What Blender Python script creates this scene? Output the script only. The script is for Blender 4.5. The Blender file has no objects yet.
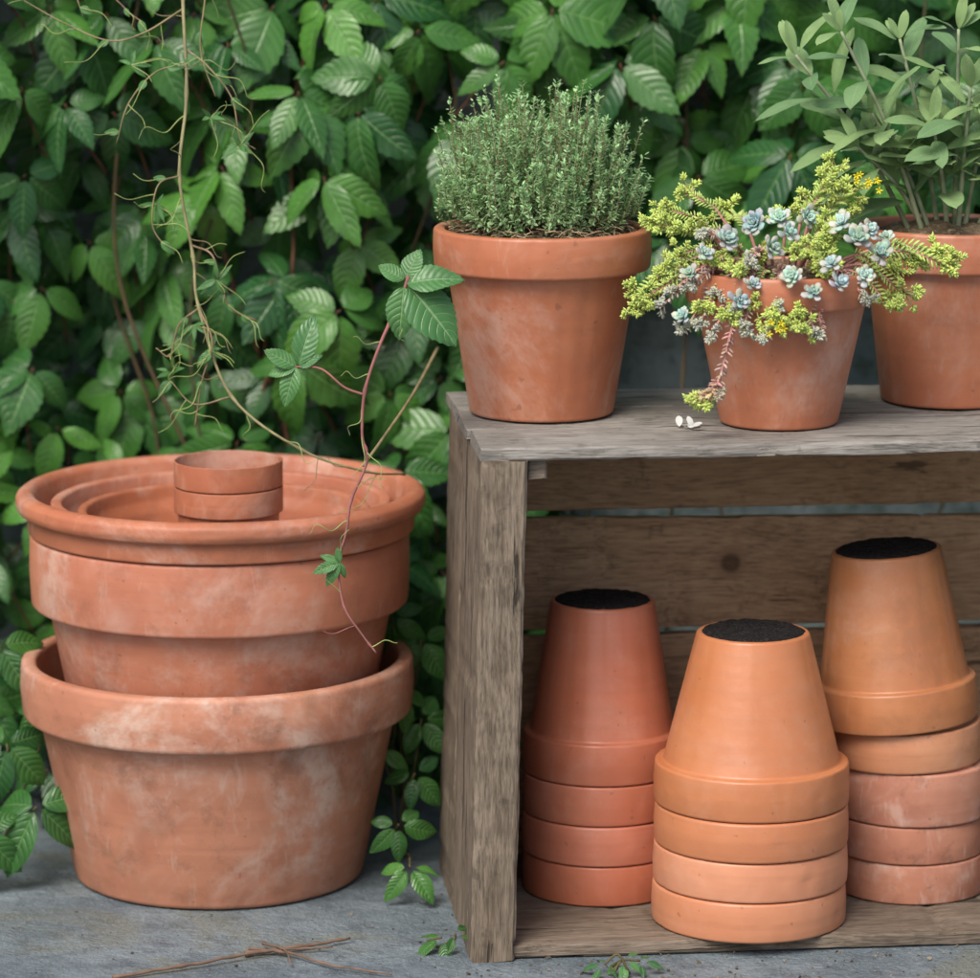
import bpy, math, random
import numpy as np
from mathutils import Vector, Matrix, noise as mnoise
random.seed(11); np.random.seed(7)
C=bpy.context.scene.collection
rad=math.radians
U=random.uniform

# ------------------------------------------------------------------ materials
def new_mat(name):
    m=bpy.data.materials.new(name); m.use_nodes=True
    nt=m.node_tree; nt.nodes.clear()
    out=nt.nodes.new('ShaderNodeOutputMaterial')
    b=nt.nodes.new('ShaderNodeBsdfPrincipled')
    nt.links.new(b.outputs[0],out.inputs[0])
    return m,nt,b,out
def N(nt,t,**kw):
    n=nt.nodes.new(t)
    for k,v in kw.items(): setattr(n,k,v)
    return n
def setin(nt,sock,v):
    if isinstance(v,bpy.types.NodeSocket): nt.links.new(v,sock)
    else: sock.default_value=v
def c4(c): return (c[0],c[1],c[2],1)
def math_(nt,op,a,b=0.0,c=None):
    n=N(nt,'ShaderNodeMath',operation=op); setin(nt,n.inputs[0],a); setin(nt,n.inputs[1],b)
    if c is not None: setin(nt,n.inputs[2],c)
    return n.outputs[0]
def mix(nt,f,a,b,mode='MIX'):
    n=N(nt,'ShaderNodeMix',data_type='RGBA',blend_type=mode)
    setin(nt,n.inputs[0],f)
    setin(nt,n.inputs[6],c4(a) if isinstance(a,tuple) else a)
    setin(nt,n.inputs[7],c4(b) if isinstance(b,tuple) else b)
    return n.outputs[2]
def sstep(nt,v,a,b,lo=0.0,hi=1.0):
    n=N(nt,'ShaderNodeMapRange',interpolation_type='SMOOTHSTEP')
    setin(nt,n.inputs[0],v)
    n.inputs[1].default_value=a; n.inputs[2].default_value=b
    n.inputs[3].default_value=lo; n.inputs[4].default_value=hi
    return n.outputs[0]
def noise_(nt,vec,scale,detail=4,rough=.55,dist=0):
    n=N(nt,'ShaderNodeTexNoise'); n.inputs['Scale'].default_value=scale
    n.inputs['Detail'].default_value=detail; n.inputs['Roughness'].default_value=rough
    n.inputs['Distortion'].default_value=dist
    nt.links.new(vec,n.inputs['Vector']); return n.outputs[0]
def vmul(nt,vec,s):
    n=N(nt,'ShaderNodeVectorMath',operation='MULTIPLY'); nt.links.new(vec,n.inputs[0]); n.inputs[1].default_value=s
    return n.outputs[0]
def vadd(nt,a,b):
    n=N(nt,'ShaderNodeVectorMath',operation='ADD'); nt.links.new(a,n.inputs[0]); setin(nt,n.inputs[1],b)
    return n.outputs[0]
def bump(nt,h,strength,dist,bsdf):
    n=N(nt,'ShaderNodeBump'); n.inputs['Strength'].default_value=strength; n.inputs['Distance'].default_value=dist
    nt.links.new(h,n.inputs['Height']); nt.links.new(n.outputs[0],bsdf.inputs['Normal'])

def terracotta(name,base,dark,chalk=0.3,dirt=0.2,rough=.75,moss=0.0,chalkcol=(.62,.45,.37),low=0):
    m,nt,b,out=new_mat(name)
    tc=N(nt,'ShaderNodeTexCoord'); oi=N(nt,'ShaderNodeObjectInfo')
    off=math_(nt,'MULTIPLY',oi.outputs['Random'],7.3)
    v=vadd(nt,tc.outputs['Object'],off)
    n1=noise_(nt,v,16,3,.6)
    n2=noise_(nt,v,60,3,.7)
    vz=vmul(nt,v,(6,6,140)); nz=noise_(nt,vz,1.0,2,.5)
    col=mix(nt,sstep(nt,n1,.32,.68),dark,base)
    hs=N(nt,'ShaderNodeHueSaturation'); setin(nt,hs.inputs['Color'],col)
    setin(nt,hs.inputs['Value'],math_(nt,'MULTIPLY_ADD',oi.outputs['Random'],.22,.89))
    setin(nt,hs.inputs['Saturation'],math_(nt,'MULTIPLY_ADD',oi.outputs['Random'],-.12,1.05))
    col=hs.outputs[0]
    col=mix(nt,math_(nt,'MULTIPLY',sstep(nt,nz,.40,.62),.25),col,tuple(x*.74 for x in base))
    nb=noise_(nt,vadd(nt,v,(3.1,1.7,.4)),9,5,.72,.6)
    ch=math_(nt,'MULTIPLY',sstep(nt,nb,.46,.68),sstep(nt,n2,.25,.62))
    col=mix(nt,math_(nt,'MULTIPLY',ch,chalk),col,chalkcol)
    vs=vmul(nt,v,(75,75,22)); ns=noise_(nt,vs,1,3,.7,.8)
    col=mix(nt,math_(nt,'MULTIPLY',sstep(nt,ns,.58,.74),.42*chalk),col,chalkcol)
    nd=noise_(nt,vadd(nt,v,(9.2,5.1,2.4)),24,5,.75,.2)
    col=mix(nt,math_(nt,'MULTIPLY',sstep(nt,nd,.50,.68),dirt),col,(.15,.075,.046))
    sp=noise_(nt,v,170,1,.5)
    col=mix(nt,math_(nt,'MULTIPLY',sstep(nt,sp,.73,.79),.35),col,(.12,.06,.04))
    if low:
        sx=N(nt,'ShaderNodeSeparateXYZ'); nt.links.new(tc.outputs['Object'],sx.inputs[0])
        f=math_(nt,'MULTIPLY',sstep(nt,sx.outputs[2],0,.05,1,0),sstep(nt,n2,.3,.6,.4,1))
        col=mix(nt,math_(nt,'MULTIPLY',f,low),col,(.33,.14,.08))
    if moss>0:
        col=mix(nt,math_(nt,'MULTIPLY',sstep(nt,noise_(nt,vadd(nt,v,(1,8,3)),18,3,.7),.55,.7),moss),col,(.10,.11,.045))
    nt.links.new(col,b.inputs['Base Color'])
    nt.links.new(math_(nt,'MULTIPLY_ADD',n2,.3,rough-.20),b.inputs['Roughness'])
    b.inputs['Specular IOR Level'].default_value=.5
    h=math_(nt,'ADD',n2,math_(nt,'MULTIPLY',nz,.8))
    bump(nt,h,.22,.0012,b)
    return m
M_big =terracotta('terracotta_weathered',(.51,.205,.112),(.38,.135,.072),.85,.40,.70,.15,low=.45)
M_stk =terracotta('terracotta_old_stack',(.52,.188,.100),(.42,.138,.073),.55,.28,.62)
M_new =terracotta('terracotta_clean',(.58,.235,.115),(.53,.200,.092),.15,.05,.44)
M_pink=terracotta('terracotta_reddish',(.54,.180,.104),(.49,.152,.084),.18,.08,.44)
M_brn =terracotta('terracotta_brownish',(.53,.230,.108),(.46,.18,.080),.22,.22,.48)
M_dirty=terracotta('terracotta_chalky_dirty',(.47,.20,.12),(.36,.135,.08),1.0,.75,.8,.05,(.60,.44,.37))
M_pot =terracotta('terracotta_planted',(.52,.190,.094),(.45,.148,.072),.45,.15,.50)

def wood(name,axis,c1,c2,c3,greyness=.5,knot=None,bs=.8):
    m,nt,b,out=new_mat(name)
    tc=N(nt,'ShaderNodeTexCoord'); at=N(nt,'ShaderNodeAttribute',attribute_name='rnd')
    off=math_(nt,'MULTIPLY',at.outputs['Fac'],5.7)
    v=vadd(nt,tc.outputs['Object'],off)
    s={'X':(.09,1,1),'Z':(1,1,.09)}[axis]
    wv=noise_(nt,vmul(nt,v,tuple(3*k**.5 for k in s)),2.2,2,.5)
    vv=vmul(nt,v,s)
    if knot:
        d=N(nt,'ShaderNodeVectorMath',operation='DISTANCE'); nt.links.new(tc.outputs['Object'],d.inputs[0]); d.inputs[1].default_value=knot
        kd=d.outputs['Value']
        kf=sstep(nt,kd,.006,.016,1,0)
    vv2=vadd(nt,vv,math_(nt,'MULTIPLY',wv,.04))
    g1=noise_(nt,vv2,150,5,.72,.3)
    g2=noise_(nt,vv2,640,2,.7)
    g3=noise_(nt,v,14,4,.7)
    col=mix(nt,sstep(nt,g1,.34,.66),c1,c2)
    col=mix(nt,math_(nt,'MULTIPLY',sstep(nt,g3,.40,.62),greyness),col,c3)
    col=mix(nt,math_(nt,'MULTIPLY',sstep(nt,g2,.50,.68),.55),col,tuple(x*.32 for x in c1))
    col=mix(nt,math_(nt,'MULTIPLY',sstep(nt,g2,.50,.34),.30),col,tuple(min(1,x*1.4) for x in c2))
    cr=noise_(nt,vadd(nt,vmul(nt,vv2,(1,1,1)),(2.2,1.1,3.3)),110,3,.55)
    crk=sstep(nt,cr,.635,.68)
    col=mix(nt,math_(nt,'MULTIPLY',crk,.75),col,(.018,.013,.009))
    blot=sstep(nt,noise_(nt,vadd(nt,v,(4,2,6)),42,4,.75,.3),.56,.68)
    col=mix(nt,math_(nt,'MULTIPLY',blot,.5),col,tuple(x*.45 for x in c3))
    if knot:
        kc=mix(nt,sstep(nt,kd,.0045,.0085,1,0),tuple(x*.7 for x in c1),(.05,.025,.014))
        col=mix(nt,math_(nt,'MULTIPLY',kf,.75),col,kc)
    col=mix(nt,math_(nt,'MULTIPLY',at.outputs['Fac'],.22),col,tuple(x*.6 for x in c1))
    nt.links.new(col,b.inputs['Base Color']); b.inputs['Roughness'].default_value=.8
    b.inputs['Specular IOR Level'].default_value=.3
    h=math_(nt,'SUBTRACT',math_(nt,'ADD',g1,math_(nt,'MULTIPLY',g2,.5)),crk)
    bump(nt,h,bs,.0015,b)
    return m
W_grey=wood('weathered_grey_wood','X',(.23,.21,.185),(.34,.32,.29),(.17,.155,.135),.5)
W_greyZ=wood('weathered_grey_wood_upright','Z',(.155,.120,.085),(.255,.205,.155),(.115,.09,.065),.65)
W_brn =wood('brown_wood','X',(.46,.285,.165),(.56,.375,.225),(.36,.225,.13),.5,knot=(.196,.208,.205),bs=.5)
W_bot =wood('greybrown_wood','X',(.16,.125,.092),(.25,.20,.155),(.12,.092,.068),.6)

def leaf_mat(name,cd,cl,cv,vein=.6,rough=.45,trans=.18,nv=7,bs=.5,spec=.5,under=None,side_w=.6):
    m,nt,b,out=new_mat(name)
    lu=N(nt,'ShaderNodeAttribute',attribute_name='lu').outputs['Fac']
    lv=N(nt,'ShaderNodeAttribute',attribute_name='lv').outputs['Fac']
    rn=N(nt,'ShaderNodeAttribute',attribute_name='rnd').outputs['Fac']
    tc=N(nt,'ShaderNodeTexCoord')
    al=math_(nt,'ABSOLUTE',lv)
    mid=sstep(nt,al,.01,.09,1,0)
    ph=math_(nt,'MULTIPLY',math_(nt,'MULTIPLY_ADD',math_(nt,'POWER',al,1.3),-.20,lu),float(nv))
    fr=math_(nt,'ABSOLUTE',math_(nt,'SUBTRACT',math_(nt,'FRACT',ph),.5))
    side=math_(nt,'MULTIPLY',sstep(nt,fr,.40,.49),sstep(nt,al,.6,.98,1,.1))
    vn=math_(nt,'MAXIMUM',mid,math_(nt,'MULTIPLY',side,side_w))
    n1=noise_(nt,tc.outputs['Object'],55,2,.6)
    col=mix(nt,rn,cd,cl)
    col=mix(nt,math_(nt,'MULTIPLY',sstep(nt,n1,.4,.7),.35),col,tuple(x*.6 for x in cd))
    col=mix(nt,math_(nt,'MULTIPLY',vn,vein),col,cv)
    if under:
        ge=N(nt,'ShaderNodeNewGeometry')
        col=mix(nt,ge.outputs['Backfacing'],col,under)
    nt.links.new(col,b.inputs['Base Color'])
    nt.links.new(math_(nt,'MULTIPLY_ADD',n1,.25,rough-.12),b.inputs['Roughness'])
    b.inputs['Specular IOR Level'].default_value=spec
    h=math_(nt,'SUBTRACT',math_(nt,'ADD',math_(nt,'MULTIPLY',n1,.8),sstep(nt,fr,.0,.45,.30,0)),vn)
    bump(nt,h,bs,.0011,b)
    if trans>0:
        tr=N(nt,'ShaderNodeBsdfTranslucent'); setin(nt,tr.inputs[0],mix(nt,.5,col,cl))
        ms=N(nt,'ShaderNodeMixShader'); ms.inputs[0].default_value=trans
        nt.links.new(b.outputs[0],ms.inputs[1]); nt.links.new(tr.outputs[0],ms.inputs[2])
        nt.links.new(ms.outputs[0],out.inputs[0])
    return m
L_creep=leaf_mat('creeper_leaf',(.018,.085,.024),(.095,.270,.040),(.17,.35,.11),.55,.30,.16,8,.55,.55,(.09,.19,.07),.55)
L_creep2=leaf_mat('creeper_leaf_near',(.04,.14,.045),(.10,.26,.070),(.26,.42,.20),.65,.36,.15,8,.5,.5,(.13,.24,.10),.6)
L_sage=leaf_mat('sage_leaf',(.15,.28,.13),(.34,.49,.20),(.36,.48,.28),.35,.7,.25,11,.30,.25,(.38,.47,.33),.15)

def col_mat(name,rough=.6,trans=.15,spec=.4,var=.25):
    m,nt,b,out=new_mat(name)
    a=N(nt,'ShaderNodeAttribute',attribute_name='col').outputs['Color']
    tc=N(nt,'ShaderNodeTexCoord')
    n1=noise_(nt,tc.outputs['Object'],90,1,.6)
    col=mix(nt,math_(nt,'MULTIPLY',sstep(nt,n1,.35,.7),var),a,(.03,.03,.015))
    nt.links.new(col,b.inputs['Base Color']); b.inputs['Roughness'].default_value=rough
    b.inputs['Specular IOR Level'].default_value=spec
    if trans>0:
        tr=N(nt,'ShaderNodeBsdfTranslucent'); nt.links.new(col,tr.inputs[0])
        ms=N(nt,'ShaderNodeMixShader'); ms.inputs[0].default_value=trans
        nt.links.new(b.outputs[0],ms.inputs[1]); nt.links.new(tr.outputs[0],ms.inputs[2])
        nt.links.new(ms.outputs[0],out.inputs[0])
    return m
M_herb=col_mat('herb_foliage',.6,.3,.3,.05)
M_succ=col_mat('succulent_foliage',.5,.18,.4,var=.05)
M_stem=col_mat('stem_bark',.7,0,.3,var=.4)

def noisy_mat(name,c1,c2,c3,s1,s2,bs,bd,rough=.95):
    m,nt,b,out=new_mat(name); tc=N(nt,'ShaderNodeTexCoord'); v=tc.outputs['Object']
    n1=noise_(nt,v,s1,4,.65); n2=noise_(nt,v,s2,3,.7)
    col=mix(nt,sstep(nt,n1,.35,.65),c1,c2); col=mix(nt,sstep(nt,n2,.5,.68),col,c3)
    nt.links.new(col,b.inputs['Base Color']); b.inputs['Roughness'].default_value=rough
    b.inputs['Specular IOR Level'].default_value=.2
    bump(nt,n2,bs,bd,b); return m
M_soil=noisy_mat('dry_potting_soil',(.12,.08,.05),(.26,.19,.12),(.42,.33,.22),60,260,1,.004)
M_black=noisy_mat('black_rough_pad',(.006,.006,.007),(.014,.012,.012),(.055,.047,.042),120,650,.8,.0015)
M_wall=noisy_mat('shaded_wall',(.20,.255,.26),(.31,.37,.38),(.13,.18,.16),8,60,.6,.01)

def ground_mat():
    m,nt,b,out=new_mat('stone_paving'); tc=N(nt,'ShaderNodeTexCoord'); v=tc.outputs['Object']
    n1=noise_(nt,v,10,5,.65,.4); n2=noise_(nt,v,50,4,.7); n3=noise_(nt,v,330,2,.7); n4=noise_(nt,v,5,4,.7,.8)
    col=mix(nt,sstep(nt,n1,.36,.64),(.105,.137,.158),(.170,.208,.230))
    col=mix(nt,math_(nt,'MULTIPLY',sstep(nt,n2,.46,.64),.55),col,(.065,.085,.10))
    col=mix(nt,math_(nt,'MULTIPLY',sstep(nt,n4,.53,.65),.5),col,(.155,.155,.10))
    col=mix(nt,math_(nt,'MULTIPLY',sstep(nt,n3,.54,.66),.35),col,(.30,.34,.36))
    nt.links.new(col,b.inputs['Base Color']); b.inputs['Roughness'].default_value=.65
    h=math_(nt,'ADD',math_(nt,'MULTIPLY',n1,1.6),math_(nt,'ADD',math_(nt,'MULTIPLY',n2,.9),math_(nt,'MULTIPLY',n3,.25)))
    bump(nt,h,.8,.006,b); return m
M_ground=ground_mat()

# ------------------------------------------------------------------ mesh helpers
class MB:
    def __init__(s): s.v=[];s.f=[];s.col=[];s.lu=[];s.lv=[];s.rn=[];s.n=0
    def add(s,V,F,col=(1,1,1),lu=None,lv=None,rnd=0.0):
        V=np.asarray(V,float);k=len(V);s.v.append(V)
        s.f.extend([tuple(i+s.n for i in f) for f in F]);s.n+=k
        s.col.append(np.tile(np.array([col[0],col[1],col[2],1.0]),(k,1)) if np.ndim(col)==1 else np.asarray(col))
        s.lu.append(np.zeros(k) if lu is None else lu); s.lv.append(np.zeros(k) if lv is None else lv)
        s.rn.append(np.full(k,rnd))
    def build(s,name,mat,parent=None,smooth=True,sharp=None,origin=(0,0,0)):
        me=bpy.data.meshes.new(name); V=np.concatenate(s.v)-np.array(origin)
        me.from_pydata([tuple(x) for x in V],[],s.f)
        for an,arr in (('lu',s.lu),('lv',s.lv),('rnd',s.rn)):
            a=me.attributes.new(an,'FLOAT','POINT'); a.data.foreach_set('value',np.concatenate(arr).astype(np.float32))
        a=me.attributes.new('col','FLOAT_COLOR','POINT'); a.data.foreach_set('color',np.concatenate(s.col).astype(np.float32).ravel())
        me.materials.append(mat); me.update()
        if smooth:
            me.polygons.foreach_set('use_smooth',[True]*len(me.polygons))
            if sharp: me.set_sharp_from_angle(angle=rad(sharp))
        o=bpy.data.objects.new(name,me); C.objects.link(o); o.location=origin
        if parent: o.parent=parent
        return o
def empty(name,loc,label,cat,group=None):
    e=bpy.data.objects.new(name,None); e.empty_display_size=.02; e.location=loc; C.objects.link(e)
    e['label']=label; e['category']=cat
    if group: e['group']=group
    return e
def tag(o,label,cat,group=None):
    o['label']=label;o['category']=cat
    if group:o['group']=group
    return o
def catmull(P,n=6):
    P=[np.array(p,float) for p in P]; P=[2*P[0]-P[1]]+P+[2*P[-1]-P[-2]]; R=[]
    for i in range(1,len(P)-2):
        for k in range(n):
            t=k/n;a,b,c,d=P[i-1:i+3]
            R.append(.5*((2*b)+(-a+c)*t+(2*a-5*b+4*c-d)*t*t+(-a+3*b-3*c+d)*t**3))
    R.append(P[-2]); return R
def tube(mb,P,r0,r1,col,sides=6,rnd=0,knobs=0):
    P=np.array(P);n=len(P);V=[];F=[]
    up=np.array([.13,.31,.94])
    for i in range(n):
        d=P[min(i+1,n-1)]-P[max(i-1,0)]; L=np.linalg.norm(d); d=d/(L+1e-9)
        a=np.cross(d,up); 
        if np.linalg.norm(a)<1e-3: a=np.cross(d,[1,0,0])
        a/=np.linalg.norm(a); b=np.cross(d,a); r=r0+(r1-r0)*i/(n-1)
        if knobs and i%knobs==0: r*=1.5
        for k in range(sides):
            t=2*math.pi*k/sides; V.append(P[i]+r*(math.cos(t)*a+math.sin(t)*b))
    for i in range(n-1):
        for k in range(sides):
            q=(k+1)%sides;F.append((i*sides+k,i*sides+q,(i+1)*sides+q,(i+1)*sides+k))
    F.append(tuple(range(sides))[::-1]);F.append(tuple((n-1)*sides+k for k in range(sides)))
    mb.add(V,F,col,rnd=rnd)
def nrm(v): v=np.array(v,float); return v/(np.linalg.norm(v)+1e-12)
def frame(d,n):
    d=nrm(d);s=nrm(np.cross(d,n));n2=np.cross(s,d); return np.stack([s,d,n2],axis=1)
def rot(v,ax,ang):
    ax=nrm(ax);v=np.array(v,float);c,s=math.cos(ang),math.sin(ang)
    return v*c+np.cross(ax,v)*s+ax*np.dot(ax,v)*(1-c)

def leaf_template(nu=15,cols=(-1,-.55,0,.55,1),W=.26,p=.62,q=.85,teeth=.10,fold=.35,bend=.2,wav=.02):
    V=[];lu=[];lv=[];F=[];nc=len(cols)
    pk=p/(p+q); norm=(pk**p)*((1-pk)**q)
    for i in range(nu+1):
        u=i/nu; w=W*((u**p)*((1-u)**q))/norm if 0<u<1 else .004
        tt=1+teeth*(1 if i%2==0 else -.6) if 2<i<nu else 1
        for c in cols:
            ww=w*(tt if abs(c)==1 else 1)
            x=c*ww; z=fold*(abs(c)**.8)*w-.12*c*c*w*2-bend*u*u+wav*math.sin(u*9+c*2.1)*abs(c)
            y=u+( .025*abs(c) if teeth and abs(c)==1 and i%2==0 and 2<i<nu else 0)
            V.append((x,y,z)); lu.append(u); lv.append(c)
    for i in range(nu):
        for j in range(nc-1):
            a=i*nc+j; F.append((a,a+1,a+nc+1,a+nc))
    return np.array(V),F,np.array(lu),np.array(lv)
LT=[leaf_template(nu=16,p=.70,q=1.12,teeth=.055,fold=U(.15,.5),bend=U(.05,.5),W=U(.21,.28),wav=U(.01,.03)) for _ in range(12)]
LTN=[leaf_template(nu=22,p=.72,q=1.0,cols=(-1,-.66,-.33,0,.33,.66,1),fold=U(.2,.45),bend=U(.1,.35),W=U(.24,.29),wav=.02,teeth=.035) for _ in range(6)]
SG=[leaf_template(nu=9,p=.75,q=.6,W=U(.14,.185),teeth=0,fold=U(.2,.6),bend=U(0,.5),wav=.015) for _ in range(6)]
TY=leaf_template(nu=3,cols=(-1,0,1),p=.6,q=.6,W=.20,teeth=0,fold=.3,bend=.1,wav=0)
def put_leaf(mb,T,pos,d,n,L,col=(1,1,1),rnd=None,wscale=1):
    V,F,lu,lv=T; M=frame(d,n)
    VV=(V*np.array([wscale,1,1])*L)@M.T+np.array(pos)
    mb.add(VV,F,col,lu,lv,random.random() if rnd is None else rnd)
def palm(mb,st,c,n,down,L,T=LT,count=5,rnd=None,stemfrom=None,stemcol=(.13,.055,.035),droop=(.1,.5)):
    c=np.array(c,float);n=nrm(n);down=nrm(np.array(down)-np.dot(down,n)*n)
    angs={5:(-118,-58,0,58,118),3:(-72,0,72),4:(-95,-30,35,100)}[count]
    r=random.random() if rnd is None else rnd
    for a in angs:
        aa=rad(a+U(-14,14)); d=rot(down,n,aa); dr=U(*droop); d=nrm(d*math.cos(dr)-n*math.sin(dr))
        l=L*(1-.33*(abs(a)/118)**1.3)*U(.85,1.12)
        nn=nrm(n+rot(down,n,aa+1.57)*U(-.45,.45)+down*U(-.15,.3))
        put_leaf(mb,random.choice(T),c+d*.004,d,nn,l,rnd=min(1,max(0,r+U(-.2,.2))),wscale=U(.9,1.2))
    if st is not None:
        s0=np.array(stemfrom) if stemfrom is not None else c-n*.04+np.array([U(-.03,.03),0,U(-.05,-.01)])
        m=(s0+c)/2+np.array([U(-.006,.006),0,U(0,.01)])
        tube(st,catmull([s0,m,c],4),.0009,.0007,stemcol,5)

def fillet(P,d):
    R=[P[0]]
    for i in range(1,len(P)-1):
        a,b,c=map(np.array,(P[i-1],P[i],P[i+1]))
        la,lc=np.linalg.norm(a-b),np.linalg.norm(c-b); k=min(d,la*.42,lc*.42)
        p=b+(a-b)/la*k; q=b+(c-b)/lc*k
        for t in (0,.33,.67,1): R.append(tuple((1-t)**2*p+2*t*(1-t)*b+t*t*q))
    R.append(P[-1]); return R
def lathe(name,prof,mat,parent=None,seg=96,fil=.0015,irr=.003):
    P=fillet(prof,fil)
    mb=MB();V=[];F=[];ph=[U(0,6.28) for _ in range(4)]
    n=len(P)
    for r,z in P:
        for k in range(seg):
            t=2*math.pi*k/seg
            rr=r*(1+irr*(math.sin(2*t+ph[0])+.5*math.sin(3*t+ph[1]+z*20)+.25*math.sin(7*t+ph[2]+z*60)))
            zz=z+irr*.15*r*math.sin(t+ph[3])*(1 if z>.02 else 0)
            e=mnoise.noise(Vector((math.cos(t)*9+ph[0],math.sin(t)*9,z*160)))
            rr-= .0006*max(0,e-.25)*2
            V.append((rr*math.cos(t),rr*math.sin(t),zz))
    for i in range(n-1):
        for k in range(seg):
            q=(k+1)%seg;F.append((i*seg+k,i*seg+q,(i+1)*seg+q,(i+1)*seg+k))
    F.append(tuple(range(seg))[::-1]);F.append(tuple((n-1)*seg+k for k in range(seg)))
    mb.add(V,F); return mb.build(name,mat,parent,True,60)
def pot_prof(H,rb,rt,rr,rh,wall,taper=.0006):
    zi=H-rh
    return [(.004,0),(rb,0),(rt,zi),(rr-taper*2,zi),(rr,zi+rh*.5),(rr-taper,H),(rt+.0012,H),(rt-.0005,zi+.002),(rt-wall,zi-wall),(rb-wall,wall+.001),(.004,wall+.001)]

# ------------------------------------------------------------------ setting
mb=MB(); mb.add([(-40,-40,0),(40,-40,0),(40,40,0),(-40,40,0)],[(0,1,2,3)])
g=mb.build('ground',M_ground,smooth=False); g['kind']='structure'
def box(mb,x0,x1,y0,y1,z0,z1,rnd=0):
    V=[(x,y,z) for x in (x0,x1) for y in (y0,y1) for z in (z0,z1)]
    mb.add(V,[(0,1,3,2),(4,6,7,5),(0,4,5,1),(2,3,7,6),(0,2,6,4),(1,5,7,3)],rnd=rnd)
mb=MB(); box(mb,-1.6,1.6,.56,.72,.003,1.3); box(mb,-1.65,1.65,.54,.74,1.302,1.35)
tag(mb.build('garden_wall',M_wall,smooth=False),'shaded blue-grey garden wall overgrown with creeper','wall')

# ------------------------------------------------------------------ creeper
cr=empty('climbing_creeper',(0,.5,0),'dense green virginia creeper covering the garden wall','climbing plant')
mb=MB(); st=MB()
def surf(x,z):
    y=.37+.060*mnoise.noise(Vector((x*6,z*6,1.3)))
    if x<-.27: y-=.15*max(0,min(1,(.22-z)/.18))*min(1,(-.27-x)/.05)
    if x>-.06 : y+=.03
    return y
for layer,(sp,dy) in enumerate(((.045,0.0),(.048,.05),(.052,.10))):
    nx=int(2.0/sp); nz=int(1.05/sp)
    for i in range(nx):
        for j in range(nz):
            x=-1.0+(i+U(.0,1.0))*sp; z=.0+(j+U(0,1))*sp
            if abs(x)>.58 and random.random()<(.4,.55,.8)[layer]: continue
            if .06<x<.45 and z<.385: continue
            if .06<x<.45 and .385<=z<.44 and random.random()<.4: continue
            if z>.75 and random.random()<.4: continue
            y=surf(x,z)+dy+U(-.025,.02)
            n=nrm((U(-.55,.45),-1,U(.2,1.25))); down=nrm((U(-1.1,.6),0,-1))
            big=1.0+.15*(x>.02)
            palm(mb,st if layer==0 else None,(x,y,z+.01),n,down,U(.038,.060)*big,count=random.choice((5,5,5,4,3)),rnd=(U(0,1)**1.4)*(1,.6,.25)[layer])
for k in range(16):
    x=U(-.7,.7); y=surf(x,.3)+U(.0,.05); pts=[]
    xx=x
    for z in np.linspace(0,1.0,9):
        xx+=U(-.05,.05); pts.append((xx,y+U(-.02,.02),z))
    c=random.choice([(.10,.07,.035),(.15,.07,.04),(.07,.07,.03)])
    tube(st,catmull(pts,6),U(.001,.0018),.0008,c,6)
mb.build('foliage',L_creep,cr).location=(0,-.5,0)
st.build('stem',M_stem,cr).location=(0,-.5,0)

def shoot(name,label,root,groups,stemcol=(.12,.10,.04),T=LTN,mat=L_creep2):
    e=empty(name,root,label,'creeper shoot')
    a=MB();b=MB()
    for (c,n,dn,L,cnt) in groups:
        palm(a,b,c,n,dn,L,T,cnt,rnd=U(.1,.7),stemfrom=(root[0]+U(-.006,.006),root[1],root[2]+.002),stemcol=stemcol)
    a.build('foliage',mat,e).location=-Vector(root); b.build('stem',M_stem,e).location=-Vector(root)
    return e
shoot('creeper_shoot','low creeper shoot with small leaves beside the pot and crate',(-.062,.23,0),[
 ((-.060,.15,.046),(0,-.9,.5),(.2,0,-1),.026,5),((-.050,.19,.070),(.1,-.9,.5),(.3,0,-1),.026,4),
 ((-.074,.20,.085),(-.1,-.9,.6),(-.3,0,-1),.025,3),((-.046,.22,.100),(.1,-.8,.5),(.5,0,-1),.028,5),
 ((-.060,.22,.120),(.1,-.8,.5),(-.5,0,-1),.026,4),((-.046,.24,.150),(0,-.8,.4),(0,0,-1),.030,4),
 ((-.066,.24,.165),(0,-.8,.4),(0,0,-1),.030,5),((-.052,.12,.026),(0,-.6,.9),(-.2,-.3,-1),.024,4)],T=LTN,mat=L_creep)
shoot('creeper_shoot','tiny creeper seedling on paving at the crate corner',(-.030,.02,0),[
 ((-.030,.015,.010),(0,-.5,.9),(-.6,-.5,-.1),.020,3),((-.022,.018,.012),(0,-.5,.9),(.7,-.3,-.1),.014,3)],mat=L_creep)
shoot('creeper_shoot','creeper shoot with drooping leaves beside the weathered pot',(-.33,.20,0),[
 ((-.297,.15,.058),(-.1,-.9,.4),(.1,0,-1),.046,4),((-.318,.17,.095),(0,-.9,.5),(-.2,0,-1),.042,5),
 ((-.290,.20,.115),(.1,-.9,.5),(.3,0,-1),.036,5),((-.325,.20,.155),(0,-.9,.4),(-.3,0,-1),.04,5),
 ((-.335,.14,.045),(-.1,-.9,.4),(-.2,0,-1),.044,5)],T=LTN,mat=L_creep)
shoot('creeper_shoot','small weed with bright green leaves growing before the crate',(.080,-.035,0),[
 ((.070,-.035,.008),(0,-.5,.9),(-.8,-.5,0),.013,4),((.082,-.030,.010),(0,-.5,.9),(.3,-.6,0),.012,4),((.092,-.030,.009),(0,-.5,.9),(.9,0,0),.011,3)])

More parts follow.
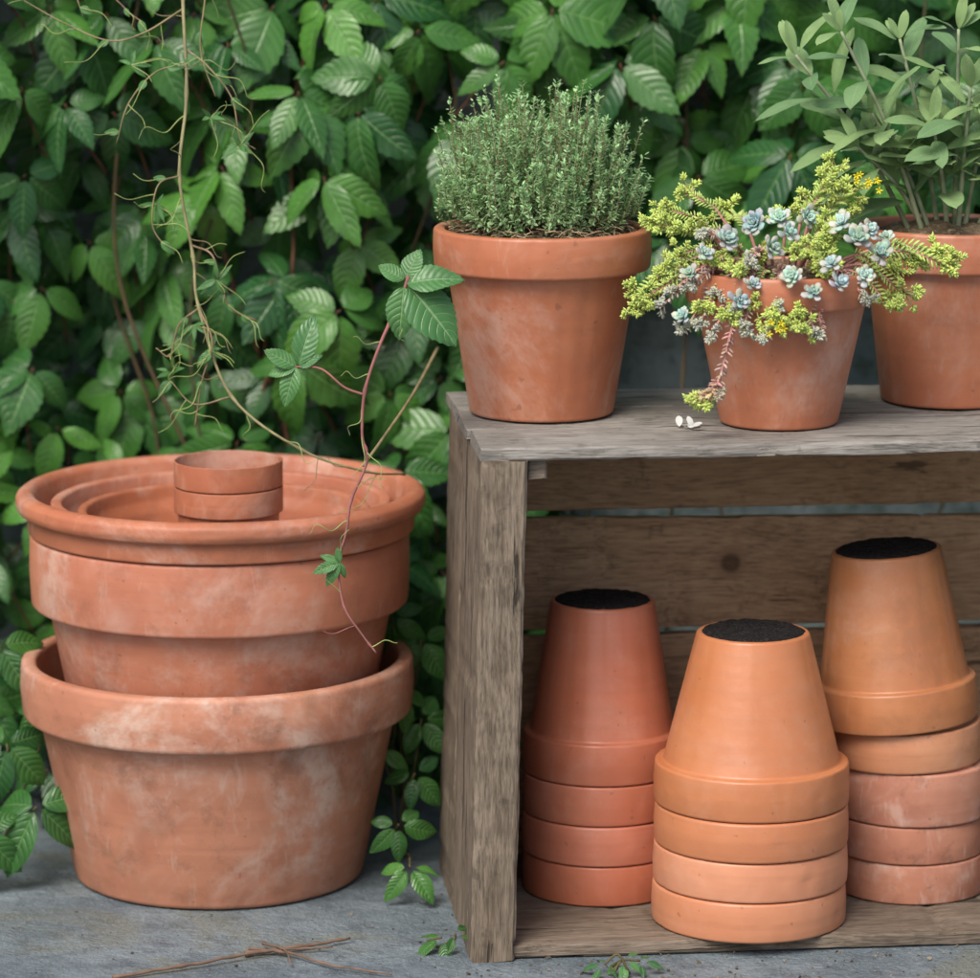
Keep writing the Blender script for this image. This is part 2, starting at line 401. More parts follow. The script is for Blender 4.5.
# ------------------------------------------------------------------ hanging vines
def curl(P0,d,r,turns,n=18):
    P=[];p=np.array(P0,float);d=nrm(d);s=nrm(np.cross(d,[U(-.3,.3),1,U(-.3,.3)]))
    for i in range(n):
        t=i/(n-1);a=turns*6.28*t*t; rr=r*(1-.6*t)
        P.append(p+d*(t*r*5)+s*rr*math.sin(a)+np.cross(d,s)*rr*.6*(1-math.cos(a))*.5)
    return P
v1=empty('trailing_vine',(-.19,.22,.60),'thin bare trailing vine with tendrils hanging over the stacked pots','vine')
a=MB();b=MB()
main=catmull([(-.197,.24,.66),(-.1975,.20,.587),(-.1945,.18,.522),(-.199,.17,.47),(-.191,.17,.418),(-.187,.16,.386),(-.166,.15,.330),(-.121,.14,.297),(-.080,.15,.281),(-.056,.19,.272)],8)
brown=(.30,.24,.13); olive=(.36,.44,.15)
tube(b,main,.0012,.0008,(.32,.29,.15),6,knobs=8)
side=[[(-.197,.20,.575),(-.222,.19,.56),(-.245,.19,.555),(-.275,.2,.566),(-.30,.2,.58)],
 [(-.196,.19,.54),(-.215,.18,.535),(-.232,.18,.515),(-.24,.18,.49)],
 [(-.196,.19,.55),(-.18,.17,.54),(-.165,.17,.52),(-.16,.17,.495),(-.15,.17,.487)],
 [(-.199,.17,.47),(-.212,.16,.465),(-.216,.16,.44),(-.208,.16,.425)],
 [(-.191,.17,.425),(-.178,.16,.42),(-.172,.16,.40),(-.166,.16,.385),(-.150,.16,.378)],
 [(-.187,.16,.386),(-.200,.16,.375),(-.206,.16,.355),(-.215,.16,.36)],
 [(-.187,.16,.386),(-.178,.15,.365),(-.185,.15,.34),(-.190,.15,.31)],
 [(-.166,.15,.330),(-.19,.15,.325),(-.205,.15,.34)],
 [(-.20,.21,.66),(-.19,.2,.63),(-.183,.2,.59),(-.186,.19,.55),(-.176,.18,.52)],
 [(-.25,.21,.66),(-.252,.2,.60),(-.235,.2,.575),(-.222,.2,.565)],
 [(-.30,.22,.66),(-.29,.2,.61),(-.27,.2,.59),(-.262,.2,.57)]]
for s in side:
    P=catmull(s,7); tube(b,P,.0007,.0004,random.choice([brown,olive,(.30,.20,.12)]),5)
    for k in range(4,len(P),5):
        d=(U(-1,1),U(-.4,.2),U(-1,.3))
        tube(b,curl(P[k],d,U(.003,.007),U(.3,1.0)),.00036,.0002,olive,4)
        if random.random()<.6: put_leaf(a,random.choice(LT),P[k],d,(0,-1,.3),U(.006,.013),rnd=U(.6,1))
for k in range(6,len(main)-4,4):
    d=(U(-1,1),U(-.5,.2),U(-1,.2)); tube(b,curl(main[k],d,U(.003,.008),U(.4,1.2)),.0004,.0002,random.choice([olive,brown]),4)
for c in ((-.178,.165,.508),(-.213,.165,.452),(-.175,.155,.405),(-.18,.155,.36),(-.205,.16,.345),(-.23,.185,.54),(-.16,.165,.49),(-.19,.16,.375)):
    for q in range(6):
        d=nrm((U(-1,1),U(-.6,.2),U(-.9,.6))); put_leaf(a,random.choice(LT),c,d,(U(-.4,.4),-1,.4),U(.008,.015),rnd=U(.7,1),wscale=.55)
        if q%2: tube(b,curl(c,d,U(.003,.006),U(.3,.9)),.00035,.0002,olive,4)
a.build('foliage',L_creep2,v1).location=-Vector(v1.location); b.build('stem',M_stem,v1).location=-Vector(v1.location)

v2=empty('trailing_vine',(-.03,.2,.33),'reddish creeper shoot with fresh leaves dangling before stacked pots','vine')
a=MB();b=MB(); red=(.36,.14,.13)
P=catmull([(-.035,.26,.345),(-.05,.17,.328),(-.068,.09,.312),(-.079,.065,.300)],6); tube(b,P,.0012,.001,brown,6)
P=catmull([(-.050,.055,.420),(-.056,.052,.403),(-.067,.05,.380),(-.077,.05,.350),(-.079,.05,.322),(-.076,.05,.306),(-.086,.05,.281),(-.089,.05,.262),(-.094,.05,.240),(-.091,.05,.214),(-.080,.05,.196),(-.071,.05,.184)],6)
tube(b,P,.0012,.0006,red,6,knobs=9)
P2=catmull([(-.077,.05,.347),(-.090,.05,.352),(-.104,.052,.363),(-.120,.055,.364)],6); tube(b,P2,.0009,.0006,red,5)
o_=np.array([.005,0,.014])
for (c,d,L,n) in (((-.056,.052,.402),(.9,-.2,.25),.034,(0,-.75,.7)),((-.055,.052,.400),(.75,-.3,-.75),.046,(.3,-.8,.5)),((-.058,.052,.400),(-.1,-.3,-1),.032,(0,-.9,.3)),((-.057,.055,.405),(.4,.1,.9),.020,(-.3,-.8,.3)),((-.058,.055,.404),(-.8,0,.5),.018,(0,-.8,.5))):
    put_leaf(a,random.choice(LTN),np.array(c)+o_,d,n,L,rnd=U(.4,.9),wscale=1.2)
for (c,d,L,n) in (((-.120,.055,.364),(-.75,-.1,.45),.022,(0,-.9,.5)),((-.120,.055,.364),(-.3,-.2,-.9),.026,(-.2,-.9,.2)),((-.118,.055,.365),(.25,0,.9),.032,(0,-.9,.4)),((-.120,.055,.364),(-1,0,-.2),.018,(0,-.7,.7)),((-.118,.055,.364),(.6,-.2,.4),.016,(0,-.9,.5))):
    put_leaf(a,random.choice(LTN),c,d,n,L,rnd=U(.4,.9))
for (c,d,L) in (((-.0935,.048,.242),(-.9,-.2,-.3),.018),((-.0935,.048,.242),(-.5,-.2,-.8),.017),((-.0935,.048,.242),(-.8,0,.35),.013),((-.0935,.048,.242),(.3,0,-.8),.011),((-.0935,.048,.242),(-.1,-.2,.8),.010)):
    put_leaf(a,random.choice(LTN),c,d,(0,-.9,.4),L,rnd=.7,wscale=.8)
for k in (8,12,16,20,24,28,34,40,46,52,58,64):
    d=(U(-1,1),U(-.3,.1),U(-1,.4)); tube(b,curl(P[k],d,U(.003,.006),U(.4,1.3)),.0004,.0002,random.choice([red,olive]),4)
a.build('foliage',L_creep2,v2).location=-Vector(v2.location); b.build('stem',M_stem,v2).location=-Vector(v2.location)

# ------------------------------------------------------------------ big pots stack
GA='empty terracotta pots stacked on the paving'
def place(o,x,y,z,rz=None): o.location=(x,y,z); o.rotation_euler=(0,0,U(0,6.28) if rz is None else rz)
X0=-.181;Y0=.20
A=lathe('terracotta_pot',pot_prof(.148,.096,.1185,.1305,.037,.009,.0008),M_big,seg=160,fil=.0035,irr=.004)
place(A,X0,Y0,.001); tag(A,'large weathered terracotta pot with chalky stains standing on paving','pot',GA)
B=lathe('terracotta_pot',pot_prof(.170,.090,.113,.125,.048,.008,.0006),M_stk,seg=160,fil=.003,irr=.003)
place(B,X0+.003,Y0,.064); tag(B,'tall banded terracotta pot nested inside the large weathered pot','pot',GA)
profC=[(.004,0),(.088,0),(.110,.1045),(.1265,.1045),(.1275,.1165),(.1295,.1180),(.1325,.1190),(.1345,.123),(.1340,.129),(.1300,.132),(.1245,.132),(.1215,.129),(.1130,.100),(.0840,.009),(.004,.009)]
Cc=lathe('terracotta_pot',profC,M_stk,seg=160,fil=.0018,irr=.003)
place(Cc,X0+.004,Y0,.1300); tag(Cc,'wide rolled-lip terracotta pot nested in the banded pot','pot',GA)
D=lathe('terracotta_pot',pot_prof(.111,.078,.1030,.1120,.012,.005),M_stk,seg=128,fil=.0020,irr=.003)
place(D,X0+.004,Y0,.1430); tag(D,'terracotta pot nested inside the wide pot','pot',GA)
E=lathe('terracotta_pot',pot_prof(.098,.066,.0890,.0965,.011,.005),M_stk,seg=128,fil=.0020,irr=.003)
place(E,X0+.006,Y0+.001,.1500); tag(E,'smaller terracotta pot nested inside another empty pot','pot',GA)
for k,(z,lab) in enumerate(((.1575,'small terracotta pot standing inside the big stacked pots'),(.1748,'small terracotta pot nested upright in a matching pot'))):
    S=lathe('terracotta_pot',pot_prof(.1070,.028,.0333,.0358,.0166,.0025,.0),M_stk,seg=96,fil=.0010,irr=.003)
    place(S,X0+.0095,Y0-.010,z); tag(S,lab,'pot',GA)

# ------------------------------------------------------------------ crate
cx,cy=-.0125,0.0; yaw=rad(6.0)
crate=empty('wooden_crate',(cx,cy,0),'weathered grey wooden crate lying on its side holding stacked pots','crate')
crate.rotation_euler=(0,0,yaw)
RK=.024
def plank(mb,x0,x1,y0,y1,z0,z1,axis,ch=.0010,seg=90,jit=.0007,slope=0.0):
    rn=random.random()
    lo={'X':(x0,x1),'Z':(z0,z1)}[axis]
    if axis=='X': a0,a1,b0,b1=y0,y1,z0,z1
    else: a0,a1,b0,b1=x0,x1,y0,y1
    sec=[(a0+ch,b0),(a1-ch,b0),(a1,b0+ch),(a1,b1-ch),(a1-ch,b1),(a0+ch,b1),(a0,b1-ch),(a0,b0+ch)]
    V=[];F=[];sd=U(0,99)
    for i in range(seg+1):
        t=lo[0]+(lo[1]-lo[0])*i/seg
        for k,(p,q) in enumerate(sec):
            jp=jit*(mnoise.noise(Vector((t*18,k*.6+sd,0)))+.5*mnoise.noise(Vector((t*110,k*1.7+sd,2))))
            jq=jit*(mnoise.noise(Vector((t*18,k*.6+sd,7)))+.5*mnoise.noise(Vector((t*110,k*1.7+sd,9))))
            e=max(0,mnoise.noise(Vector((t*55,k*3.1+sd,5)))-.40)*.007
            jp+=e*(1 if p<(a0+a1)/2 else -1); jq+=e*(1 if q<(b0+b1)/2 else -1)
            if slope and q>(b0+b1)/2: jq-=slope*(t-lo[0])/(lo[1]-lo[0])
            tt=t+(jit*2.5*mnoise.noise(Vector((k*1.3,sd,3))) if i in(0,seg) else 0)
            P=(tt,p+jp,q+jq) if axis=='X' else (p+jp,q+jq,tt)
            V.append((P[0]+RK*P[2],P[1],P[2]))
    m=8
    for i in range(seg):
        for k in range(m):
            q=(k+1)%m;F.append((i*m+k,i*m+q,(i+1)*m+q,(i+1)*m+k))
    F.append(tuple(range(m))[::-1]);F.append(tuple(seg*m+k for k in range(m)))
    mb.add(V,F,rnd=rn)
def fixn(o):
    import bmesh
    bm=bmesh.new();bm.from_mesh(o.data);bmesh.ops.recalc_face_normals(bm,faces=bm.faces);bm.to_mesh(o.data);bm.free()
    return o
CW=.505
mb=MB()
plank(mb,-.0005,CW+.001,-.004,.068,.3148,.3225,'X'); plank(mb,-.002,CW+.002,.0695,.143,.3150,.3221,'X'); plank(mb,-.001,CW+.001,.1450,.216,.3147,.3224,'X')
fixn(mb.build('top_panel',W_grey,crate,True,30))
mb=MB()
plank(mb,.012,CW-.012,-.0025,.070,.001,.0092,'X'); plank(mb,.012,CW-.012,.073,.142,.001,.0088,'X'); plank(mb,.012,CW-.012,.145,.206,.001,.0090,'X')
fixn(mb.build('bottom_panel',W_bot,crate,True,30))
mb=MB()
plank(mb,.002,CW-.002,.2075,.217,.243,.3140,'X'); plank(mb,.002,CW-.002,.2080,.217,.162,.2385,'X',slope=.006); plank(mb,.002,CW-.002,.2075,.217,.086,.158,'X'); plank(mb,.002,CW-.002,.2075,.217,.002,.082,'X')
fixn(mb.build('back_panel',W_brn,crate,True,30))
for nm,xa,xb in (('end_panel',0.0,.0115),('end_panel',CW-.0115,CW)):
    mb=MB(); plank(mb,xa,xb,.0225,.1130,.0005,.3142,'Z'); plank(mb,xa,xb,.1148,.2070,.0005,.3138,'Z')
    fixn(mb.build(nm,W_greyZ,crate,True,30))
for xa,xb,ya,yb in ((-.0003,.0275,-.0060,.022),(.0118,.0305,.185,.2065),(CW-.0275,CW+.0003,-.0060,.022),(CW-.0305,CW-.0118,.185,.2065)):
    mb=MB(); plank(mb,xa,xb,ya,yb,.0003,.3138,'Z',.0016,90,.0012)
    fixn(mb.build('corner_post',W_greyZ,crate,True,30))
mb=MB(); plank(mb,.0285,.040,.004,.020,.3020,.3140,'Z',seg=4)
fixn(mb.build('corner_block',W_bot,crate,True,30))

# ------------------------------------------------------------------ inverted pots in the crate
GB='upturned terracotta pots stacked in the crate'
def inv_pot(x,y,z,H,rb,rt,rr,rh,mat,label,wall=.0036,pad=False,tilt=0,tilty=0):
    o=lathe('terracotta_pot',pot_prof(H,rb,rt,rr,rh,wall,.0004),mat,seg=112,fil=.0018,irr=.0025)
    R=Matrix.Rotation(tilt,4,'Y')@Matrix.Rotation(tilty,4,'X')@Matrix.Rotation(math.pi,4,'X')@Matrix.Rotation(U(0,6.28),4,'Z')
    up=(Matrix.Rotation(tilt,3,'Y')@Matrix.Rotation(tilty,3,'X')@Vector((0,0,1)))
    o.matrix_world=Matrix.Translation(Vector((x,y,z))+up*H)@R
    tag(o,label,'pot',GB)
    if pad:
        mb=MB();V=[];F=[];seg=90;rings=14;rp=rb-.0022
        for i in range(rings+1):
            for k in range(seg):
                t=6.2832*k/seg;r=rp*i/rings*(1+.03*mnoise.noise(Vector((math.cos(t)*6,math.sin(t)*6,x*9)))*(i>=rings-1))
                zz=-.0010+.0007*mnoise.noise(Vector((r*math.cos(t)*260,r*math.sin(t)*260,x)))
                if i==rings: zz=.0004
                V.append((r*math.cos(t),r*math.sin(t),zz))
        for i in range(rings):
            for k in range(seg):
                q=(k+1)%seg;F.append((i*seg+k,(i+1)*seg+k,(i+1)*seg+q,i*seg+q))
        mb.add(V,F);p=mb.build('base_pad',M_black,o); p['label']='rough black pad covering the pot base'
    return o
zf=.0096
for k in range(4):
    top=k==3
    inv_pot(.0725+U(-.0006,.0006),.133+U(-.0006,.0006),zf+.0264*k,.1115,.0335,.0465,.0515,.0258 if not top else .027,M_pink,
      'reddish upturned terracotta pot with black base' if top else 'reddish terracotta pot upturned within a neat stack',pad=top)
for k in range(4):
    top=k==3
    inv_pot(.165+U(-.0008,.0008),.0635+U(-.0006,.0006),zf+.0256*k,.1085,.0352,.0558,.0618,.0250 if not top else .0262,M_new,
      'clean orange upturned terracotta pot with black base' if top else 'clean orange terracotta pot upturned within a stack',pad=top)
inv_pot(.2740,.136,zf,.090,.033,.0450,.0500,.0258,M_dirty,'dirty chalky terracotta pot upturned under a leaning stack')
inv_pot(.2725,.136,zf+.0263,.090,.033,.0450,.0502,.0243,M_dirty,'dirty chalky terracotta pot upturned within a leaning stack')
inv_pot(.2735,.136,zf+.0512,.098,.0335,.0455,.0510,.0345,M_dirty,'soil-stained terracotta pot with deep rim upturned in a stack')
inv_pot(.2695,.135,zf+.0863,.095,.0300,.0440,.0500,.0258,M_brn,'brownish terracotta pot upturned above soil-stained pots',tilt=rad(-2))
inv_pot(.2635,.134,.1228,.1112,.0352,.0480,.0530,.0265,M_brn,'brownish upturned terracotta pot leaning on a dirty stack',pad=True,tilt=rad(-4.5))

# ------------------------------------------------------------------ planted pots
ZT=.3232
def potted(name,label,cat,x,y,H,rb,rt,rr,rh,mat=M_pot):
    e=empty(name,(x,y,ZT),label,cat)
    lathe('pot',pot_prof(H,rb,rt,rr,rh,.0045,.0005),mat,e,seg=128,fil=.0022,irr=.003)
    mb=MB();V=[];F=[];seg=64;rings=14;R=rt-.0008;zs=H-.006
    for i in range(rings+1):
        for k in range(seg):
            t=6.2832*k/seg;r=R*i/rings;X=r*math.cos(t);Y=r*math.sin(t)
            V.append((X,Y,zs+.009*(1-(i/rings)**2)+.0028*mnoise.noise(Vector((X*90,Y*90,x)))+.0015*mnoise.noise(Vector((X*260,Y*260,x)))))
    for i in range(rings):
        for k in range(seg):
            q=(k+1)%seg;F.append((i*seg+k,(i+1)*seg+k,(i+1)*seg+q,i*seg+q))
    mb.add(V,F);mb.build('soil',M_soil,e)
    return e
th=potted('potted_thyme','bushy green thyme in a terracotta pot on the crate','potted plant',.0330,.133,.1185,.046,.0605,.0696,.026)
a=MB();b=MB();zs=.1170
def herbleafcol():
    k=U(.7,1.35); return (.38*k,.58*k*U(.95,1.05),.29*k)
for i in range(540):
    ph=U(0,6.283);q=math.sqrt(random.random()); th_=q*1.43
    lump=1+.13*mnoise.noise(Vector((math.cos(ph)*1.8+3,math.sin(ph)*1.8,q*2.5)))
    env=np.array([.070*math.sin(th_)*math.cos(ph),.063*math.sin(th_)*math.sin(ph),.088*math.cos(th_)**.75+.004])*lump
    env[0]-=.003
    k=U(.66,1.02)*(1+.10*(random.random()<.14)); tip=np.array([0,0,zs])+env*k
    base=np.array([env[0]*.25+U(-.006,.006),env[1]*.25+U(-.006,.006),zs-.002])
    m=(base+tip)/2+np.array([env[0]*.20+U(-.005,.005),env[1]*.20+U(-.005,.005),U(-.008,.002)])
    P=catmull([base,m,tip],8)
    tube(b,P,.00055,.0003,random.choice([(.24,.18,.10),(.26,.30,.14),(.30,.22,.12)]),3)
    n=len(P)
    for j in range(6,n):
        d=nrm(P[min(j+1,n-1)]-P[j-1]); a0=j*1.57+ph
        s=nrm(np.cross(d,[.3,.2,.9])); f=np.cross(d,s)
        for w in (0,math.pi):
            pos=P[j]+d*U(-.0015,.003)
            o=math.cos(a0+w)*s+math.sin(a0+w)*f
            put_leaf(a,TY,pos,o*.9+d*U(.2,.9),d+o*-.3,U(.0030,.0047),herbleafcol())
            put_leaf(a,TY,pos+d*.002,o*.6+f*U(-.6,.6)+d*U(.2,.9),d+o*-.3,U(.0025,.0038),herbleafcol())
    for w in range(3):
        put_leaf(a,TY,P[-1],d+nrm((U(-1,1),U(-1,1),U(-1,1)))*.8,(U(-1,1),U(-1,1),1),U(.0028,.0042),tuple(x*1.15 for x in herbleafcol()))
a.build('foliage',M_herb,th); b.build('stem',M_stem,th)
a=MB()
for i in range(320):
    ph=U(0,6.28);r=.059*math.sqrt(U(.3,1));p=np.array([r*math.cos(ph),r*math.sin(ph),zs+U(-.002,.005)]);d=nrm((U(-1,1),U(-1,1),U(-.2,.3)))
    k=U(.5,1.2);tube(a,[p-d*.004,p+(0,0,.0008),p+d*U(.003,.009)],.0005,.0003,(.46*k,.35*k,.22*k),4)
a.build('straw_litter',M_stem,th)

# succulents
su=potted('potted_succulent','small terracotta pot overflowing with lime sedum and blue rosettes','potted plant',.1815,.093,.0975,.0368,.0530,.0600,.021)
SO=np.array([.1815,.093,ZT])
a=MB();b=MB();fl=MB()
def blob(nr=4,ns=6,fl_=.6,p=.5,q=.55):
    V=[(0,0,0)];F=[]
    for i in range(1,nr):
        u=i/nr;w=.5*((u**p)*((1-u)**q))/(.5**p*.5**q)
        for k in range(ns):
            t=6.2832*k/ns;V.append((w*math.cos(t),u,w*fl_*math.sin(t)+.12*u*u))
    V.append((0,1,.14));L=len(V)-1
    for k in range(ns):
        q_=(k+1)%ns;F.append((0,1+k,1+q_))
        for i in range(nr-2):F.append((1+i*ns+k,1+(i+1)*ns+k,1+(i+1)*ns+q_,1+i*ns+q_))
        F.append((1+(nr-2)*ns+k,L,1+(nr-2)*ns+q_))
    return np.array(V),F
BL=blob(4,5); RS=blob(6,8,.3,.9,.45)
def put_blob(mb,T,pos,d,n,L,w,col):
    V,F=T;M=frame(d,n);mb.add((V*np.array([w,1,w])*L)@M.T+np.array(pos),F,col)
def jc(c,a_=.2):
    k=U(1-a_,1+a_);return (c[0]*k*U(.93,1.07),c[1]*k,c[2]*k*U(.85,1.15))
lime=(.62,.74,.20);limed=(.42,.57,.18);blue=(.46,.63,.56);pinkc=(.66,.36,.34);greyp=(.56,.58,.48)
def sprig(tip,col,coltip,size=.011,leafL=.0058,stemc=(.58,.28,.25),dense=1.0,start=None,lo=.45,arch=.012,ball=1.0):
    tip=np.array(tip,float)-SO
    s=np.array(start,float)-SO if start is not None else np.array([tip[0]*.35,tip[1]*.35,.094])
    m=s+(tip-s)*.5+np.array([0,-.004,arch])
    P=catmull([s,m,tip],12); tube(b,P,.0012,.0008,stemc,5); n=len(P)
    for j in range(int(n*lo),n):
        d=nrm(P[min(j+1,n-1)]-P[j-1]);s_=nrm(np.cross(d,[.3,.5,.8]));f=np.cross(d,s_)
        for w in range(int(3*dense)+1):
            an=j*2.4+w*2.1;o=math.cos(an)*s_+math.sin(an)*f
            t=(j/n-lo)/(1-lo); c=tuple(col[i]*(1-t)+coltip[i]*t for i in range(3))
            put_blob(a,BL,P[j],o*.9+d*.5,d,leafL*U(.8,1.2),.40,jc(c))
    e=P[-1];d=nrm(P[-1]-P[-4]+np.array([0,-.002,.006]))
    for h in range(int(10*ball)):
        v=nrm((U(-1,1),U(-1,.6),U(-.7,1)));v=nrm(v+d*.5);hp=e+v*size*U(.35,1.1)
        tube(b,[e,(e+hp)/2,hp],.0006,.0005,(.50,.48,.20),4)
        s_=nrm(np.cross(v,[.3,.5,.8]));f=np.cross(v,s_)
        for q in range(13):
            an=q*2.4+U(-.3,.3);el=.15+1.2*q/13;o=math.cos(an)*s_+math.sin(an)*f
            put_blob(a,BL,hp-v*.0022*(1-q/13),o*math.cos(el)+v*math.sin(el),v,leafL*U(.5,.85),.45,jc(coltip))
def rosette(c,n,R,col,edge=None,cnt=26):
    c=np.array(c,float)-SO;n=nrm(n);s=nrm(np.cross(n,[.2,.9,.3]));f=np.cross(n,s);a0=U(0,6)
    for i in range(cnt):
        t=(i+.6)/cnt;an=a0+i*2.39996+U(-.15,.15);o=math.cos(an)*s+math.sin(an)*f
        el=1.35*(1-t)+U(.0,.3); d=nrm(o*math.cos(el)+n*math.sin(el)); L=R*(.35+.65*t)*U(.8,1.12)
        cc=col if (edge is None or t<.75) else tuple(col[k]*.65+edge[k]*.35 for k in range(3))
        put_blob(a,RS,c-n*.002*t,d,n-o*.4,L,.5,jc(cc,.15))
LM=[(.100,.07,.405),(.110,.09,.457),(.125,.10,.466),(.1395,.06,.430),(.132,.05,.402),(.152,.045,.424),(.162,.04,.405),(.176,.035,.392),(.190,.035,.400),(.196,.045,.436),(.209,.09,.474),(.222,.095,.466),(.217,.12,.480),(.200,.10,.460),(.250,.075,.420),(.264,.085,.424),(.278,.09,.430),(.285,.08,.424),(.247,.06,.401),(.089,.07,.398),(.185,.10,.452),(.150,.12,.452),(.118,.065,.432),(.145,.035,.398),(.256,.07,.408),(.212,.07,.448),(.112,.08,.446),(.204,.05,.425),(.19,.03,.392),(.128,.075,.447),(.168,.06,.43),(.108,.075,.418),(.1,.085,.448),(.228,.1,.455),(.172,.032,.400),(.188,.042,.435),(.092,.075,.408),(.205,.06,.44)]
for (x,y,z) in LM: sprig((x,y,z),limed,lime,U(.008,.013),U(.0046,.0062))
for (x,y,z,r) in ((.172,.048,.440,.010),(.196,.080,.455,.010),(.238,.050,.436,.013),(.163,.070,.452,.011),(.224,.048,.445,.011),(.184,.036,.424,.010),(.228,.040,.424,.010),(.160,.042,.418,.009),(.145,.055,.444,.010),(.178,.070,.455,.011),(.208,.040,.431,.009),(.243,.065,.444,.009),(.122,.055,.423,.008),(.182,.050,.449,.010),(.216,.065,.453,.010),(.118,.052,.397,.010),(.197,.036,.414,.009),(.232,.055,.45,.009),(.152,.040,.408,.008),(.213,.038,.419,.009),(.131,.055,.436,.009)):
    rosette((x,y-.008,z),(U(-.7,.7),-.8,U(.3,1)),r*U(.85,1.15),jc(blue,.2),pinkc,random.choice((18,22,28)))
for (x,y,z) in ((.128,.045,.392),(.120,.05,.388),(.112,.06,.410),(.168,.03,.385),(.155,.033,.392),(.198,.03,.388),(.13,.06,.445),(.14,.05,.41),(.158,.04,.43),(.232,.05,.405),(.175,.034,.405),(.150,.036,.402),(.105,.06,.400),(.136,.04,.385),(.125,.05,.415)):
    sprig((x,y,z),pinkc,greyp,.006,.0052,dense=.5,lo=.3,ball=.5)
sprig((.138,.026,.350),(.64,.33,.31),(.60,.52,.38),.005,.0055,dense=.6,start=(.152,.045,.405),lo=.15,arch=.002,ball=.6)
sprig((.131,.026,.345),pinkc,lime,.007,.0055,dense=.6,start=(.140,.028,.360),lo=.1,arch=.001)
sprig((.123,.026,.348),pinkc,lime,.006,.005,dense=.6,start=(.138,.028,.352),lo=.1,arch=.001,ball=.7)
sprig((.203,.032,.385),pinkc,(.55,.4,.25),.003,.004,dense=.4,start=(.20,.05,.41),lo=.2,arch=.001,ball=.4)
for (c,n_) in (((.238,.083,.474),6),((.174,.020,.393),5),((.229,.080,.480),3)):
    for q in range(n_):
        p=np.array(c)-SO+np.array([U(-.005,.005),U(-.003,.003),U(-.004,.004)])
        for w in range(5):
            t=w*1.2566+U(0,.3);d=(math.cos(t),-.35,math.sin(t)); put_blob(fl,BL,p,d,(0,-1,.2),.0028,.40,(.85,.74,.03))
a.build('foliage',M_succ,su); b.build('stem',M_stem,su); fl.build('yellow_blossom',M_succ,su)['kind']='stuff'

# sage
sa=potted('potted_sage','soft grey-green sage plant in a terracotta pot on the crate','potted plant',.3000,.184,.1140,.0455,.0560,.0635,.026)
SA=np.array([.3000,.184,ZT]);a=MB();b=MB()
for (x,y,z) in ((.194,.16,.548),(.220,.13,.565),(.242,.15,.512),(.260,.16,.558),(.280,.14,.505),(.296,.15,.565),(.318,.15,.520),(.234,.15,.490),(.345,.15,.51),(.302,.13,.53)):
    tip=np.array((x,y,z))-SA; s=np.array([tip[0]*.25,tip[1]*.25,.105]); m=s+(tip-s)*.5+np.array([-tip[0]*.04,0,.004])
    P=catmull([s,m,tip],16);tube(b,P,.0018,.0010,(.36,.42,.26),6);n=len(P)
    k=0
    for j in range(12,n,4):
        d=nrm(P[min(j+1,n-1)]-P[j-2]);s_=nrm(np.cross(d,[.3,.5,.8]));f=np.cross(d,s_)
        an=k*1.57+U(-.3,.3)+x*30;k+=1
        for w in (0,math.pi):
            if random.random()<.12: continue
            o=math.cos(an+w)*s_+math.sin(an+w)*f;t=j/n
            L=(.046-.018*max(0,(t-.5)*2))*U(.7,1.2)
            put_leaf(a,random.choice(SG),P[j]+o*.003,o+d*U(.4,1.2)+np.array([0,-.1,U(-.05,.2)]),d*.9+np.array([0,-.2,.3]),L,rnd=U(0,1)**1.2,wscale=1.1)
    for w in range(3):
        put_leaf(a,random.choice(SG),P[-1],d+nrm((U(-1,1),U(-1,1),U(-.5,1)))*.5,(U(-.4,.4),-1,.5),U(.014,.028),rnd=U(.6,1))
a.build('foliage',L_sage,sa); b.build('stem',M_stem,sa)

# ------------------------------------------------------------------ litter
def twig(pts,r,label):
    mb=MB();P=catmull(pts,8);P=[p+np.array([0,U(-.0006,.0006),U(0,.0006)]) for p in P]
    tube(mb,P,r,r*.5,(.20,.125,.09),6,knobs=7); tag(mb.build('dry_twig',M_stem,origin=pts[0]),label,'twig','dry twigs on the paving')
twig([(-.230,-.042,.002),(-.185,-.020,.003),(-.150,.000,.004),(-.125,.012,.003),(-.098,.018,.003)],.0012,'long thin dry brown twig lying on paving')
twig([(-.150,.014,.003),(-.125,.004,.003),(-.095,-.022,.003),(-.060,-.036,.002)],.0011,'dry brown twig crossing another on paving')
twig([(-.142,.024,.003),(-.128,.004,.0055),(-.122,-.018,.002)],.0009,'short dry twig lying across other twigs')
twig([(-.152,.006,.002),(-.115,.020,.003),(-.088,.036,.003)],.0016,'short thick dry twig on paving')
mb=MB()
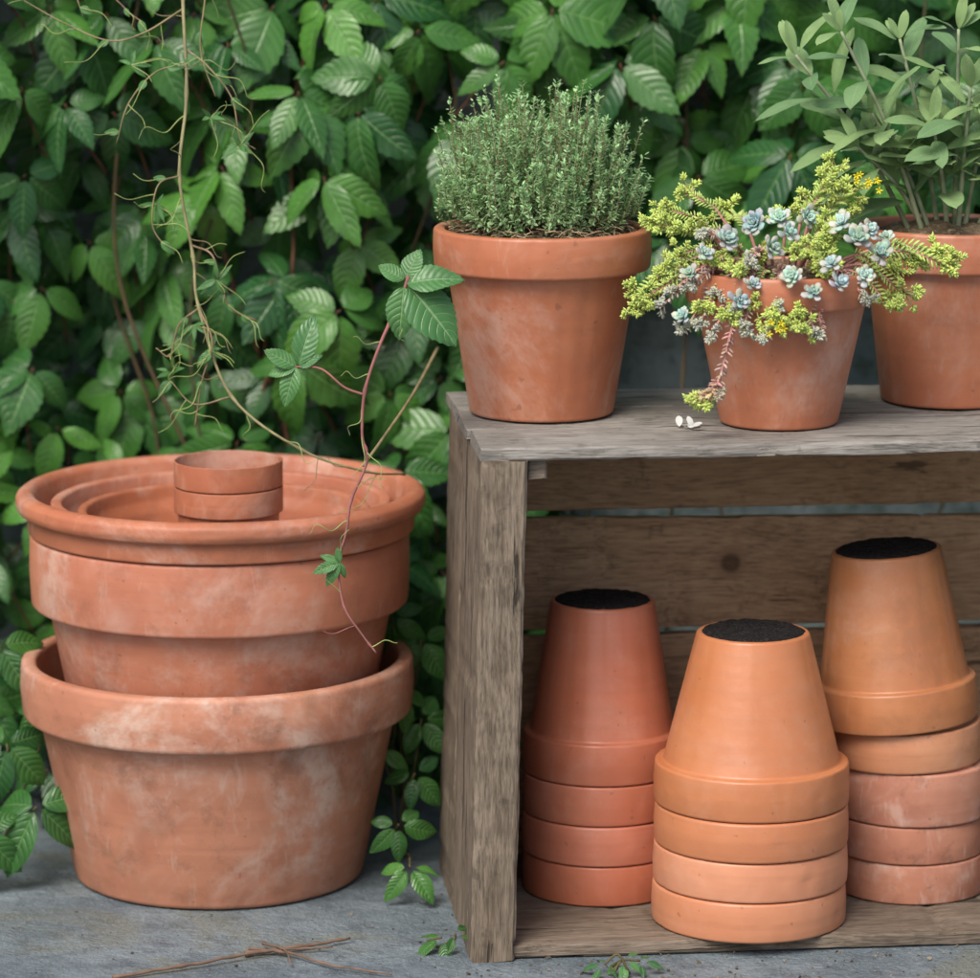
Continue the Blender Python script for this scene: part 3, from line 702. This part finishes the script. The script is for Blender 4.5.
for i in range(320):
    x=random.choice((U(-.05,.4),U(-.35,.4)));y=U(-.06,.16) if x<-.02 else U(-.06,0+.1*x);r=U(.0005,.0015)*(1.6 if random.random()<.08 else 1);p=np.array([x,y,r*.5])
    V=[p+r*np.array(nrm((U(-1,1),U(-1,1),U(-.4,.6)))) for _ in range(6)]
    k=U(.3,1.7);mb.add(V,[(0,1,2),(0,2,3),(0,3,4),(0,4,1),(5,2,1),(5,3,2),(5,4,3),(5,1,4)],(.17*k,.14*k,.10*k))
o=mb.build('debris',M_stem,smooth=False);o['kind']='stuff'
mb=MB()
for i in range(6):
    p=(.1215+U(-.004,.006),.066+U(-.004,.004),ZT+.001);put_leaf(mb,random.choice(SG),p,(U(-1,1),U(-1,1),.6),(0,-.5,1),U(.006,.010),(.75,.77,.75),wscale=1.9)
tag(mb.build('fallen_petal',M_herb,origin=(.1215,.066,ZT)),'crumpled pale white petal lying on the crate','petal')

# ------------------------------------------------------------------ light and camera
w=bpy.data.worlds.new('World');bpy.context.scene.world=w;w.use_nodes=True
nt=w.node_tree;bg=nt.nodes['Background'];sky=nt.nodes.new('ShaderNodeTexSky');sky.sky_type='NISHITA';sky.sun_disc=False
el=rad(50);az=rad(208);sky.sun_elevation=el;sky.sun_rotation=az;sky.air_density=1.0;sky.dust_density=4.0
nt.links.new(sky.outputs[0],bg.inputs[0]);bg.inputs[1].default_value=.15
L=bpy.data.lights.new('sun','SUN');L.energy=3.0;L.angle=rad(30);L.color=(1,.95,.88)
so=bpy.data.objects.new('sun',L);C.objects.link(so)
sd=Vector((math.sin(az)*math.cos(el),math.cos(az)*math.cos(el),math.sin(el)))
so.rotation_euler=(-sd).to_track_quat('-Z','Y').to_euler();so.location=sd*5
cam=bpy.data.cameras.new('camera');co=bpy.data.objects.new('camera',cam);C.objects.link(co)
co.location=(0,-2.356,.734);co.rotation_euler=(rad(79.5),0,0);cam.lens=145.1;cam.sensor_width=36
cam.clip_start=.05;cam.clip_end=200
cam.dof.use_dof=True;cam.dof.focus_distance=2.46;cam.dof.aperture_fstop=5.6
bpy.context.scene.camera=co
sc=bpy.context.scene;sc.view_settings.view_transform='Standard';sc.view_settings.look='None';sc.view_settings.exposure=0
